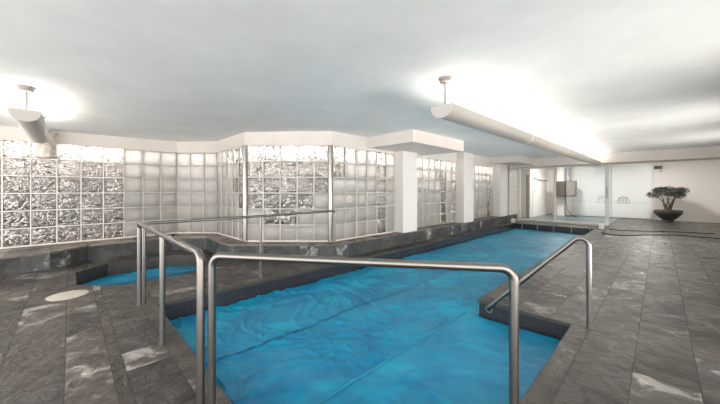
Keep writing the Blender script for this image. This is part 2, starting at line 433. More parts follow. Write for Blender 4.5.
# ------------------------------------------------------------------ solar covers on the water
def hgt(x, y, amp):
    v = Vector((x, y, 0))
    w = Vector((noise.noise(v*0.9), noise.noise(v*0.9+Vector((9, 4, 2))), 0))*0.7
    q = v+w
    def ridge(a, sx, sy, o, sharp):
        c, s = math.cos(a), math.sin(a)
        p = Vector(((q.x*c+q.y*s)*sx, (-q.x*s+q.y*c)*sy, o))
        return max(0, 1-abs(noise.noise(p))*sharp)**2
    h = 0.42*ridge(0.5, 0.8, 2.2, 0, 9)+0.38*ridge(-0.25, 0.6, 2.6, 7, 10)+0.36*ridge(1.2, 0.7, 2.8, 13, 10)+0.25*ridge(0.9, 1.2, 5.0, 23, 7)
    h += 0.45*noise.noise(v*1.6)+0.10*noise.noise(v*6)
    return h*amp
def inside(p, loop):
    c = False; k = len(loop)
    for i in range(k):
        (x1, y1), (x2, y2) = loop[i], loop[(i+1) % k]
        if (y1 > p[1]) != (y2 > p[1]) and p[0] < (x2-x1)*(p[1]-y1)/(y2-y1)+x1: c = not c
    return c
def cover_mesh(x0, x1, ys_, zbase, amp, holes_keep=None, dx=0.024):
    bm = bmesh.new(); nx = max(2, int((x1-x0)/dx)); rows = []
    for y in ys_:
        row = []
        for i in range(nx+1):
            x = x0+(x1-x0)*i/nx
            a = amp*max(0.5, min(1, 1.35-(y/9)))
            row.append(bm.verts.new((x, y, zbase+hgt(x, y, a))))
        rows.append(row)
    for a, b in zip(rows, rows[1:]):
        for i in range(nx): bm.faces.new((a[i], a[i+1], b[i+1], b[i]))
    if holes_keep:
        for (a, b) in holes_keep:
            d = Vector((b[0]-a[0], b[1]-a[1], 0)); nrm = Vector((d.y, -d.x, 0))
            bmesh.ops.bisect_plane(bm, geom=bm.verts[:]+bm.edges[:]+bm.faces[:], plane_co=(*a, 0), plane_no=nrm, clear_outer=True)
    return bm
def ylist(y0, y1):
    out = [y0]
    while out[-1] < y1: out.append(min(y1, out[-1]+0.022+0.004*max(0, out[-1]-1)))
    return out
def seam(bm, x, y0, y1, z, amp, w):
    yy = ylist(y0, y1); prev = None
    for y in yy:
        a = amp*max(0.5, min(1, 1.35-(y/9)))
        xx = x+0.006*noise.noise(Vector((0, y*2, 3)))
        l = bm.verts.new((xx-w, y, z+hgt(xx-w, y, a)+0.004)); m_ = bm.verts.new((xx, y, z+hgt(xx, y, a)+0.011)); r = bm.verts.new((xx+w, y, z+hgt(xx+w, y, a)+0.004))
        if prev:
            bm.faces.new((prev[0], prev[1], m_, l)); bm.faces.new((prev[1], prev[2], r, m_))
        prev = (l, m_, r)
ZW = -0.226; AMP = 0.05
root = empty('pool_cover', (-3, 0.8, ZW), 'long wrinkled blue bubble cover floating on the lap pool', 'pool cover', 'blue bubble covers on the water')
bm = cover_mesh(-4.27, -1.67, ylist(0.79, 13.35), ZW, AMP, [((-1.97, 0.78), (-0.67, 1.97))])
bmesh.ops.delete(bm, geom=[f for f in bm.faces if f.calc_center_median().x > -1.80 and f.calc_center_median().y < 3.71], context='FACES')
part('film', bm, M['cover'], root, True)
bm = bmesh.new(); seam(bm, -2.93, 0.79, 13.35, ZW, AMP, 0.017); part('seam', bm, M['seam'], root, True)
root = empty('pool_cover', (-1.2, 2, ZW), 'short blue bubble cover piece over the step alcove beside the slanted handrail', 'pool cover', 'blue bubble covers on the water')
bm = cover_mesh(-1.815, -0.67, ylist(0.9, 3.70), ZW+0.022, 0.022, [((-1.93, 0.81), (-0.67, 1.965))])
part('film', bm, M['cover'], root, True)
bm = bmesh.new(); seam(bm, -1.79, 1.0, 3.70, ZW+0.024, 0.022, 0.008); part('edge_seam', bm, M['seam2'], root, True)
root = empty('spa_cover', (-6.5, 1, ZW), 'octagonal blue cover floating in the sunken spa behind the handrails', 'pool cover', 'blue bubble covers on the water')
bm = cover_mesh(-7.38, -5.57, ylist(0.09, 1.93), ZW-0.012, 0.012, [(SPA[i], SPA[(i+1) % 8]) for i in range(8)], dx=0.03)
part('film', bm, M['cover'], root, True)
bm = bmesh.new()
yy = [0.1+0.05*i for i in range(37)]; pr = None
for y in yy:
    l = bm.verts.new((-6.62, y, ZW+0.012)); r = bm.verts.new((-6.54, y, ZW+0.012))
    if pr: bm.faces.new((pr[0], pr[1], r, l))
    pr = (l, r)
part('seam', bm, M['seam'], root)

# ------------------------------------------------------------------ walls, ledge, glass block windows
G = [(-8.65, -3.0), (-8.65, 1.95), (-7.9, 2.7), (-6.2, 2.7), (-4.93, 3.98), (-4.93, 15.0)]
LZ = 0.30; TZ = 2.35
back = offset_poly(G, -0.42)
bm = bmesh.new()
for i in range(len(G)-1):
    a, b = back[i], back[i+1]; o1 = offset_poly(G, -0.55)
    prism(bm, [a, b, o1[i+1], o1[i]], 0.0, 2.8, zf=None)
finish('wall_left', bm, M['well'], kind='structure')
# raised ledge: polygon between its front line and the glass
LF = [(-7.55, -3.0), (-7.55, -0.25), (-8.0, 0.26), (-8.0, 1.7), (-7.43, 2.28), (-6.13, 2.28), (-4.6, 3.83), (-4.6, 14.6)]
gb = offset_poly(G, -0.42)
bm = bmesh.new(); tn = bm.loops.layers.color.new('tone')
def quadf(vs, mi, col):
    f = bm.faces.new([bm.verts.new(v) for v in vs]); f.material_index = mi
    for l in f.loops: l[tn] = (*col, 1)
def rnd(): return (random.random(), random.random(), random.random())
lipf = offset_poly(LF, 0.012)
for i in range(len(LF)-1):
    a, b = Vector(LF[i]), Vector(LF[i+1]); n_ = max(1, round((b-a).length/0.36)); mi = 0
    for k in range(n_):
        p = a.lerp(b, k/n_); q = a.lerp(b, (k+1)/n_); g = (b-a).normalized()*0.002
        quadf([(*(p+g), 0), (*(q-g), 0), (*(q-g), LZ-0.03), (*(p+g), LZ-0.03)], 0, rnd())
    la, lb = lipf[i], lipf[i+1]; c = rnd()
    quadf([(*la, LZ-0.03), (*lb, LZ-0.03), (*lb, LZ), (*la, LZ)], 1, c)
    quadf([(*la, LZ-0.03), (*lb, LZ-0.03), (*LF[i+1], LZ-0.03), (*LF[i], LZ-0.03)], 1, c)
# grout backing just behind the face
bk = offset_poly(LF, -0.004)
for i in range(len(LF)-1): quadf([(*bk[i], 0), (*bk[i+1], 0), (*bk[i+1], LZ-0.02), (*bk[i], LZ-0.02)], 2, rnd())
pairs = [(0, 0), (1, None), (2, None), (3, 1), (4, 2), (5, 3), (6, 4), (7, 5)]
def top(poly):
    quadf([(x, y, LZ) for x, y in poly], 1, rnd())
def strips(a0, a1, b0, b1, st=0.6):
    a0, a1, b0, b1 = map(Vector, (a0, a1, b0, b1)); n_ = max(1, round((a1-a0).length/st))
    for k in range(n_):
        e = 0.0015/max(0.1, (a1-a0).length)
        top([tuple(a0.lerp(a1, k/n_+e)), tuple(a0.lerp(a1, (k+1)/n_-e)), tuple(b0.lerp(b1, (k+1)/n_-e)), tuple(b0.lerp(b1, k/n_+e))])
strips(lipf[0], lipf[1], (-9.05, -3), (-9.05, -0.25)); strips(lipf[1], lipf[2], (-9.05, -0.25), (-9.05, 0.26)); strips(lipf[2], lipf[3], (-9.05, 0.26), (-9.05, 1.95))
strips(lipf[3], lipf[4], gb[1], gb[2]); strips(lipf[4], lipf[5], gb[2], gb[3]); strips(lipf[5], lipf[6], gb[3], gb[4]); strips(lipf[6], lipf[7], gb[4], (-5.35, 14.6))
quadf([(-4.6, 14.6, 0), (-5.35, 14.6, 0), (-5.35, 14.6, LZ), (-4.6, 14.6, LZ)], 0, rnd())
lo = finish('trim_1', bm, [M['ledge'], M['ledgetop'], M['grout']], kind='structure', smooth='keep')
for p in lo.data.polygons: p.use_smooth = False
# under-slab so nothing shows through the joints of the ledge
# pale sill strip under the glass
bm = bmesh.new(); s0 = offset_poly(G, 0.05); s1 = offset_poly(G, -0.02)
for i in range(4): prism(bm, [s0[i], s0[i+1], s1[i+1], s1[i]], LZ+0.001, LZ+0.022)
prism(bm, [s0[4], (s0[4][0], 6.1), (s1[4][0], 6.1), s1[4]], LZ+0.001, LZ+0.022)
finish('trim_2', bm, M['beam'], kind='structure')

def block_window(idx, p0, p1, ncol, wavy, row_h=(TZ-LZ-0.02)/6, z0=LZ+0.02):
    a, b = Vector(p0), Vector(p1); u = (b-a).normalized(); nn = Vector((u.y, -u.x)); W = (b-a).length; cw = W/ncol
    th = 0.045
    def P(s, d, z): q = a+u*s+nn*d; return Vector((q.x, q.y, z))
    org = P(0, 0, z0)
    def bx(bm, s0, s1, d0, d1, za, zb, bev=0.0, lay=None, col=None):
        vs = [bm.verts.new(P(s, d, z)-org) for z in (za, zb) for (s, d) in ((s0, d0), (s1, d0), (s1, d1), (s0, d1))]
        fs = [bm.faces.new([vs[i] for i in q]) for q in ((0, 3, 2, 1), (4, 5, 6, 7), (0, 1, 5, 4), (1, 2, 6, 5), (2, 3, 7, 6), (3, 0, 4, 7))]
        if bev:
            es = list(set(e for f in fs for e in f.edges))
            r = bmesh.ops.bevel(bm, geom=es, offset=bev, segments=2, affect='EDGES', profile=0.5); fs = r['faces']+[f for f in fs if f.is_valid]
        if lay:
            for f in fs:
                for l in f.loops: l[lay] = (col, col, col, 1)
    j = 0.017
    bmj = bmesh.new()
    for c in range(ncol+1):
        s = c*cw; bx(bmj, max(0, s-j/2), min(W, s+j/2), -th, th+0.002, z0, z0+6*row_h)
    for r in range(7):
        z = z0+r*row_h; bx(bmj, 0, W, -th+0.001, th+0.001, max(z0, z-j/2), min(z0+6*row_h, z+j/2))
    root = finish('window_%d' % idx, bmj, M['joint'], kind='structure'); root.location = org
    bf = bmesh.new(); lf = bf.loops.layers.color.new('tone'); bw = bmesh.new()
    for c in range(ncol):
        for r in range(6):            # r counted from the top
            s0, s1 = c*cw+j/2+0.001, (c+1)*cw-j/2-0.001; zb = z0+(6-r)*row_h-j/2-0.001; za = z0+(5-r)*row_h+j/2+0.001
            if wavy(c, r): bx(bw, s0, s1, -th+0.01, th-0.006, za, zb, 0.012)
            else: bx(bf, s0, s1, -th+0.01, th-0.006, za, zb, 0.012, lf, random.random())
    if len(bf.faces): finish('frosted_glass', bf, M['frosted'], root, True)
    else: bf.free()
    if len(bw.faces): finish('wavy_glass', bw, M['wavy'], root, True)
    else: bw.free()
block_window(1, (-8.65, -2.334), G[1], 12, lambda c, r: c <= 8)
block_window(2, G[1], G[2], 3, lambda c, r: False)
block_window(3, G[2], G[3], 5, lambda c, r: (c == 4 and r < 4) or (c >= 2 and r == 0) or (c == 3 and r == 2))
block_window(4, G[3], G[4], 5, lambda c, r: r <= 2 or (r == 3 and c < 4) or (r == 4 and c in (1, 2)))
block_window(5, (-4.93, 4.0), (-4.93, 6.08), 6, lambda c, r: c == 4 or (r == 0 and c < 2) or (r == 1 and c == 0))
block_window(6, (-4.93, 6.70), (-4.93, 9.42), 8, lambda c, r: c in (5, 7) or (r == 0 and c in (3, 4)) or (r == 1 and c == 4))
block_window(7, (-4.93, 10.14), (-4.93, 12.63), 7, lambda c, r: c in (5,))
# wall above/beyond the windows: bulkhead following the glass line
bm = bmesh.new(); f0 = offset_poly(G, 0.06); f1 = offset_poly(G, -0.42)
for i in range(len(G)-1): prism(bm, [f0[i], f0[i+1], f1[i+1], f1[i]], TZ, 2.6, zf=lambda x, y: CZ(y)+0.02)
finish('wall_bulkhead', bm, M['beam'], kind='structure')
# piers between the windows
k = 3
for (y0, y1) in ((6.08, 6.70), (9.42, 10.14), (12.63, 13.45)):
    bm = bmesh.new(); box(bm, -5.35, -4.61, y0, y1, LZ, CZ(y0)-0.02); finish('trim_%d' % k, bm, M['white'], kind='structure'); k += 1
# dropped boxes under the ceiling
for (y0, y1, x1, zb) in ((5.05, 7.3, -3.58, 2.40), (12.2, 14.1, -3.78, 2.48)):
    bm = bmesh.new(); prism(bm, [(-5.3, y0), (x1, y0), (x1, y1), (-5.3, y1)], zb, 2.8, zf=lambda x, y: CZ(y)+0.02)
    finish('trim_%d' % k, bm, M['beam'], kind='structure'); k += 1
# polished posts at the ends of the front glass
for p in (G[3], G[4]):
    bm = bmesh.new()
    q = Vector((p[0]+0.035*(1 if p is G[4] else 0.4), p[1]-0.05))
    tube(bm, [(q.x, q.y, LZ+0.02), (q.x, q.y, TZ)], 0.05, n=20)
    finish('trim_%d' % k, bm, M['steel2'], kind='structure', smooth=True); k += 1
# slot and tiled return between last pier and the glass screen
bm = bmesh.new(); box(bm, -5.3, -4.66, 13.80, 14.95, LZ, 2.62)
finish('trim_%d' % k, bm, mosaic_mat('white_tile', (0.72, 0.69, 0.65), (0.76, 0.73, 0.69), (0.6, 0.57, 0.53), 0.22, 0.4), kind='structure'); k += 1
bm = bmesh.new(); box(bm, -4.95, -4.88, 13.45, 13.80, LZ, 2.35)
finish('trim_%d' % k, bm, M['dark'], kind='structure'); k += 1

# hidden tubes behind the top row of glass blocks
WT = offset_poly(G, -0.25)
for i, (a, b) in enumerate(zip(WT, WT[1:])):
    a, b = Vector(a), Vector(b); e = (b-a).normalized()*0.1
    bm = bmesh.new(); tube(bm, [(*(a+e), 2.24), (*(b-e), 2.24)], 0.02, n=8)
    o = finish('fluorescent_tube', bm, M['strip'], smooth=True)
    tag(o, 'lit tube glowing behind the top row of glass blocks, ' + ['long left wall', 'first short corner panel', 'panel behind the spa', 'panel between the polished posts', 'long wall beside the pool'][i], 'light', 'tubes behind the glass blocks')
    bm = bmesh.new(); box(bm, -0.5, 0.5, -0.03, 0.03, 0, 1); bm.free()
    c = empty if False else None

# ceiling
bm = bmesh.new()
prism(bm, [(-9.2, -3), (2.3, -3), (2.3, 19.8), (-9.2, 19.8)], 3.0, 2.6)
bm.free(); bm = bmesh.new()
lo4 = [(-9.2, -3.0), (2.3, -3.0), (2.3, 19.8), (-9.2, 19.8)]
v0 = [bm.verts.new((x, y, CZ(y))) for x, y in lo4]; v1 = [bm.verts.new((x, y, CZ(y)+0.15)) for x, y in lo4]
bm.faces.new(v0); bm.faces.new(v1)
for i in range(4): bm.faces.new((v0[i], v0[(i+1) % 4], v1[(i+1) % 4], v1[i]))
finish('ceiling', bm, M['ceil'], kind='structure')

# cross beam before the far area
bm = bmesh.new(); prism(bm, [(-5.3, 14.1), (2.2, 14.1), (2.2, 15.1), (-5.3, 15.1)], 2.40, 2.8, zf=lambda x, y: CZ(y)+0.02)
finish('trim_%d' % k, bm, M['beam'], kind='structure'); k += 1
# right wall and far walls
bm = bmesh.new(); box(bm, 2.2, 2.35, 2.0, 19.8, 0, 2.95); finish('wall_right', bm, M['white'], kind='structure')
bm = bmesh.new(); box(bm, -5.6, 2.35, 19.6, 19.75, 0, 2.95); finish('wall_far', bm, M['white'], kind='structure')
bm = bmesh.new(); box(bm, -5.35, -4.56, 16.4, 19.6, 0, 2.8); box(bm, -5.5, -5.35, 15.1, 19.6, 0, 2.8)
finish('wall_far_left', bm, M['white'], kind='structure')
bm = bmesh.new(); box(bm, -4.56, -1.42, 15.0, 19.6, 0.0, 0.012); finish('floor', bm, M['floor2'], kind='structure')
# door on the return face of the far left wall
bm = bmesh.new(); box(bm, -5.32, -4.72, 16.35, 16.395, 0, 2.1, bev=0.004)
d = finish('door_1', bm, M['white'], kind='structure')
bm = bmesh.new(); box(bm, -4.72, -4.60, 16.33, 16.398, 0, 2.15); finish('door_frame', bm, M['brown'], d)
# door in the side wall of the far area
bm = bmesh.new(); box(bm, -4.56, -4.535, 16.75, 17.65, 0.02, 2.1, bev=0.004); d = finish('door_2', bm, M['white'], kind='structure')
bm = bmesh.new(); tube(bm, fillet([(-4.54, 16.83, 1.33), (-4.49, 16.83, 1.33), (-4.49, 16.95, 1.33)], 0.015), 0.012, 10); finish('door_handle', bm, M['dark'], d, True)

# glazed screen at the end of the pool
d = None
bm = bmesh.new(); box(bm, -4.66, -1.39, 14.93, 15.0, 0.0, 0.09); box(bm, -4.66, -1.39, 14.93, 15.0, 2.36, 2.45)
d = finish('door_3', bm, M['plastic'], kind='structure')
for x, w in ((-4.62, 0.13), (-3.2, 0.07), (-1.45, 0.13)):
    bm = bmesh.new(); box(bm, x-w/2, x+w/2, 14.92, 15.01, 0.0, 2.42, bev=0.006); finish('stile', bm, M['plastic'], d)
for a, b in ((-4.55, -3.24), (-3.16, -1.52)):
    bm = bmesh.new(); box(bm, a, b, 14.955, 14.967, 0.09, 2.36); finish('glass_pane', bm, M['glass'], d)
bm = bmesh.new(); tube(bm, fillet([(-1.45, 14.92, 1.1), (-1.45, 14.86, 1.1), (-1.45, 14.86, 1.5), (-1.45, 14.92, 1.5)], 0.03), 0.013, 10); finish('door_handle', bm, M['steel'], d, True)

# pale sliding panels on the far wall with a drawn mark on each
def far_panel(idx, x0, x1, cx):
    bm = bmesh.new(); box(bm, x0, x1, 19.53, 19.58, 0.03, 2.62, bev=0.004)
    p = finish('door_%d' % idx, bm, M['panel'], kind='structure')
    bm = bmesh.new(); box(bm, x0+0.02, x1-0.02, 19.526, 19.531, 0.775, 0.795); finish('teal_line', bm, M['teal'], p)
    bm = bmesh.new(); z = 0.74; w = 0.24; y = 19.52
    tube(bm, [(cx-w, y, z), (cx-w*0.72, y, z+0.26), (cx-w*0.3, y, z+0.31), (cx, y, z+0.37), (cx+w*0.3, y, z+0.31), (cx+w*0.72, y, z+0.26), (cx+w, y, z)], 0.011, 6)
    tube(bm, [(cx-w*0.72, y, z+0.26), (cx+w*0.72, y, z+0.26)], 0.012, 6)
    tube(bm, [(cx-w*0.55, y, z+0.02), (cx-w*0.5, y, z+0.24)], 0.009, 6); tube(bm, [(cx+w*0.55, y, z+0.0), (cx+w*0.45, y, z+0.24)], 0.011, 6)
    tube(bm, [(cx-w*0.5, y, z+0.14), (cx+w*0.5, y, z+0.14)], 0.006, 6); tube(bm, [(cx, y, z+0.02), (cx, y, z+0.26)], 0.006, 6)
    tube(bm, [(cx-w*0.95, y, z), (cx+w*0.6, y, z)], 0.007, 6)
    finish('printed_mark', bm, M['ink'], p, True)
far_panel(4, -1.72, -0.27, -1.275)
far_panel(5, -3.3, -1.74, -2.07)

# pillar, television, pipes and cables in the far area
bm = bmesh.new(); box(bm, -3.93, -3.62, 18.9, 19.6, 0.012, 2.78); finish('trim_%d' % k, bm, M['white'], kind='structure'); k += 1
root = empty('television', (-3.5, 18.6, 1.05), 'grey television hung in front of the white pillar beyond the glass screen', 'television')
bm = bmesh.new(); box(bm, -3.98, -3.50, 18.5, 18.75, 1.03, 1.86, bev=0.02); part('side_speaker', bm, M['grey'], root)
bm = bmesh.new(); box(bm, -3.49, -3.03, 18.55, 18.78, 1.06, 1.88, bev=0.02); part('casing', bm, M['grey'], root)
bm = bmesh.new(); box(bm, -3.44, -3.12, 18.540, 18.549, 1.13, 1.81); part('screen', bm, M['screen'], root)
bm = bmesh.new(); box(bm, -3.85, -3.35, 18.70, 18.895, 1.35, 1.55); box(bm, -3.52, -3.47, 18.62, 18.72, 1.2, 1.7); part('wall_bracket', bm, M['dark'], root)
for x, lab in ((-3.57, 'left'), (-3.36, 'right')):
    bm = bmesh.new(); tube(bm, [(x, 18.84, 1.885), (x, 18.84, CZ(18.8))], 0.04, 10)
    tag(finish('pipe', bm, M['pipe'], smooth=True), 'blue grey vertical pipe above the television, the %s one of two' % lab, 'pipe', 'pipes above the television')
for i, (dx, lab) in enumerate(((0, 'straighter'), (0.1, 'more slanting'))):
    bm = bmesh.new()
    tube(bm, [(-3.55+dx*0.3, 18.8, 1.03), (-3.54+dx*0.5, 18.78, 0.7), (-3.56+dx, 18.76, 0.35), (-3.50+dx*3, 18.7, 0.03), (-3.35+dx*4, 18.6, 0.025)], 0.014, 8)
    tag(finish('cable', bm, M['rubber'], smooth=True), '%s dark cable hanging from the television to the floor' % lab, 'cable', 'cables below the television')
bm = bmesh.new()
bm.free()
root = empty('grab_bar', (-4.5, 17.9, 1.85), 'long pale grab bar fixed to the white wall left of the television', 'grab bar')
bm = bmesh.new(); tube(bm, fillet([(-4.56, 16.9, 2.02), (-4.45, 16.9, 2.02), (-4.45, 19.2, 1.96), (-4.56, 19.2, 1.96)], 0.04), 0.028, 10); part('bar', bm, M['beam'], root, True)
for y, z in ((16.9, 2.02), (19.2, 1.96)):
    bm = bmesh.new(); tube(bm, [(-4.559, y, z), (-4.54, y, z)], 0.055, 12); part('mounting_plate', bm, M['steel'], root, True)

# small dark camera box on the far wall
root = empty('security_camera', (-0.13, 19.6, 2.5), 'small dark security camera high on the far wall above the potted tree', 'camera')
bm = bmesh.new(); box(bm, -0.20, 0.06, 19.40, 19.56, 2.38, 2.52, bev=0.01); part('body', bm, M['dark'], root)
bm = bmesh.new(); tube(bm, [(0.0, 19.49, 2.38), (0.0, 19.52, 2.28), (0.0, 19.6, 2.24)], 0.02, 8); part('bracket', bm, M['beam'], root, True)
bm = bmesh.new(); tube(bm, [(-0.13, 19.402, 2.45), (-0.13, 19.37, 2.45)], 0.045, 12); part('lens', bm, M['rubber'], root, True)

# potted tree
px, py = 0.24, 18.7
root = empty('potted_tree', (px, py, 0), 'small flat crowned tree with several stems in a wide dark bowl by the far wall', 'plant')
bm = bmesh.new(); lathe(bm, [(0.16, 0.0), (0.2, 0.02), (0.17, 0.08), (0.3, 0.2), (0.43, 0.36), (0.46, 0.47), (0.44, 0.52), (0.40, 0.52), (0.38, 0.46), (0.02, 0.46)], px, py); part('bowl', bm, M['bowl'], root, True)
bm = bmesh.new(); lathe(bm, [(0.385, 0.462), (0.3, 0.475), (0.02, 0.48)], px, py); part('soil', bm, M['soil'], root, True)
ends = []
for i in range(6):
    a = i*PI/3+0.4; r = 0.36+0.12*(i % 2)
    e = (px+r*math.cos(a), py+r*math.sin(a), 1.18+0.1*(i % 3)); ends.append(e)
    bm = bmesh.new(); b0 = (px+0.07*math.cos(a), py+0.07*math.sin(a), 0.44)
    m1 = (px+0.13*math.cos(a+0.5), py+0.13*math.sin(a+0.5), 0.75); m2 = (px+r*0.5*math.cos(a), py+r*0.5*math.sin(a), 1.0)
    tube(bm, [b0, m1, m2, e], [0.028, 0.022, 0.016, 0.008], 8); part('stem', bm, M['bark'], root, True)
bm = bmesh.new(); ends += [(px, py, 1.42), (px-0.25, py-0.1, 1.4), (px+0.3, py, 1.36)]
for e in ends:
    for _ in range(420):
        d_ = Vector((random.gauss(0, 1), random.gauss(0, 1), random.gauss(0, 1))).normalized()*(random.random()**0.4)
        c = Vector(e)+Vector((d_.x*0.25, d_.y*0.25, d_.z*0.15)); s = random.uniform(0.022, 0.04)
        u = Vector((random.gauss(0, 1), random.gauss(0, 1), random.gauss(0, 0.5))).normalized(); w = u.cross(Vector((random.gauss(0, 1), random.gauss(0, 1), 1))).normalized()
        bm.faces.new([bm.verts.new(c+u*s), bm.verts.new(c+w*s*0.5), bm.verts.new(c-u*s), bm.verts.new(c-w*s*0.5)])
part('foliage', bm, M['leaf'], root)

# hose on the far right deck
bm = bmesh.new()
ctrl = [(-1.30, 12.75, .02), (-1.34, 12.35, .02), (-1.15, 12.05, .02), (-0.85, 12.0, .02), (-0.5, 12.4, .02), (-0.1, 12.9, .02), (0.5, 13.3, .02), (1.2, 13.2, .02)]
def smoothp(P, n=6):
    P = [Vector(p) for p in P]; out = []
    for i in range(len(P)-1):
        p0 = P[max(0, i-1)]; p1 = P[i]; p2 = P[i+1]; p3 = P[min(len(P)-1, i+2)]
        for k_ in range(n):
            t = k_/n; out.append(0.5*((2*p1)+(p2-p0)*t+(2*p0-5*p1+4*p2-p3)*t*t+(3*p1-p0-3*p2+p3)*t**3))
    out.append(P[-1]); return out
tube(bm, smoothp([(p[0], p[1], 0.014) for p in ctrl]), 0.013, 8)
tag(finish('hose', bm, M['rubber'], smooth=True), 'dark hose with a looped end lying on the slate deck near the potted tree', 'hose')
bm = bmesh.new()
tube(bm, smoothp([(-1.25, 13.6, .02), (-0.9, 13.45, .02), (-0.4, 13.75, .02), (0.2, 14.2, .02), (1.2, 14.5, .02)]), 0.012, 8)
tag(finish('cable', bm, M['rubber'], smooth=True), 'thin dark cable lying straight across the slate deck behind the looped hose', 'cable')

# pool cover roller
root = empty('cover_roller', (-3, 13.55, 0.0), 'white cover roller tube standing across the far end of the pool', 'pool cover roller')
bm = bmesh.new(); tube(bm, [(-4.42, 13.62, 0.11), (-1.5, 13.62, 0.11)], 0.05, 16); part('roller_tube', bm, M['alu'], root, True)
for x in (-4.44, -1.48):
    bm = bmesh.new(); box(bm, x-0.07, x+0.07, 13.53, 13.71, 0.0, 0.17, bev=0.02); part('end_support', bm, M['plastic'], root)
for i in range(5):
    x = -4.15+0.56*i
    bm = bmesh.new()
    tube(bm, smoothp([(x, 13.60, 0.165), (x+0.02, 13.54, 0.13), (x+0.05, 13.45, 0.03), (x+0.14, 13.38, -0.05), (x+0.16, 13.25, -0.19), (x+0.2, 13.1, -0.2)], 4), 0.014, 8)
    part('strap', bm, M['pipe'], root, True)

# ------------------------------------------------------------------ handrails
R = 0.0245
def rail(name_label, cat, pts, rad, posts=(), feet=(), flange=None, r=R, grp='stainless steel handrails'):
    base = pts[0]; root = empty('handrail', (base[0], base[1], min(0, base[2])), name_label, cat, grp)
    bm = bmesh.new(); tube(bm, fillet(pts, rad), r, 18); part('rail', bm, M['steel'], root, True)
    for a, b in posts:
        bm = bmesh.new(); tube(bm, [a, b], r*0.96, 18); part('post', bm, M['steel'], root, True)
    for f in feet:
        bm = bmesh.new(); lathe(bm, [(r+0.004, f[2]-0.001), (r+0.008, f[2]), (r+0.008, f[2]+0.008), (r+0.001, f[2]+0.010)], f[0], f[1], 20); part('foot_collar', bm, M['steel'], root, True)
    if flange:
        bm = bmesh.new(); tube(bm, flange, 0.048, 20); part('wall_flange', bm, M['steel'], root, True)
ZT = 0.975
rail('steel handrail nearest the camera, spanning diagonally across the near corner of the pool', 'handrail',
     [(-2.035, 0.655, 0), (-2.035, 0.655, ZT), (-0.555, 1.715, ZT), (-0.555, 1.715, 0)], 0.07, feet=[(-2.035, 0.655, 0), (-0.555, 1.715, 0)])
rail('steel handrail with a middle post along the near end of the pool, on the left', 'handrail',
     [(-4.43, 0.60, 0), (-4.43, 0.60, 0.99), (-2.075, 0.60, 0.99), (-2.075, 0.60, 0)], 0.055,
     posts=[((-3.18, 0.60, 0), (-3.18, 0.60, 0.98))], feet=[(-4.43, 0.60, 0), (-3.18, 0.60, 0), (-2.075, 0.60, 0)])
rail('long thin steel handrail running between the spa and the pool up to the ledge', 'handrail',
     [(-4.49, 0.656, 0), (-4.49, 0.656, 0.985), (-4.495, 2.18, 0.98), (-4.72, 3.9, 0.97), (-4.72, 3.9, LZ)], 0.05,
     posts=[((-4.495, 2.18, 0), (-4.495, 2.18, 0.975))], feet=[(-4.49, 0.656, 0), (-4.495, 2.18, 0), (-4.72, 3.9, LZ)], r=0.02)
rail('slanting steel handrail going down from the right deck to the wall of the step alcove', 'handrail',
     [(-0.505, 3.76, 0), (-0.505, 3.76, 1.01), (-1.50, 3.70, -0.06), (-1.50, 3.735, -0.09)], 0.07, feet=[(-0.505, 3.76, 0)],
     flange=[(-1.50, 3.749, -0.09), (-1.50, 3.735, -0.09)])

# skimmer mouth in the alcove corner
root = empty('skimmer', (-0.70, 3.6, -0.1), 'small white framed skimmer mouth in the corner of the step alcove', 'skimmer')
bm = bmesh.new(); box(bm, -0.668, -0.632, 3.50, 3.66, -0.07, -0.045, bev=0.004); part('frame', bm, M['plastic'], root)
bm = bmesh.new(); box(bm, -0.655, -0.632, 3.52, 3.64, -0.19, -0.075); part('opening', bm, M['basin'], root)
# round lid in the floor at the left
bm = bmesh.new(); lathe(bm, [(0.205, 0.0), (0.205, 0.004), (0.195, 0.007), (0.02, 0.008)], -5.52, -0.02, 36)
tag(finish('access_cover', bm, M['disc'], smooth=True), 'round off-white lid set in the slate floor left of the handrails', 'lid')

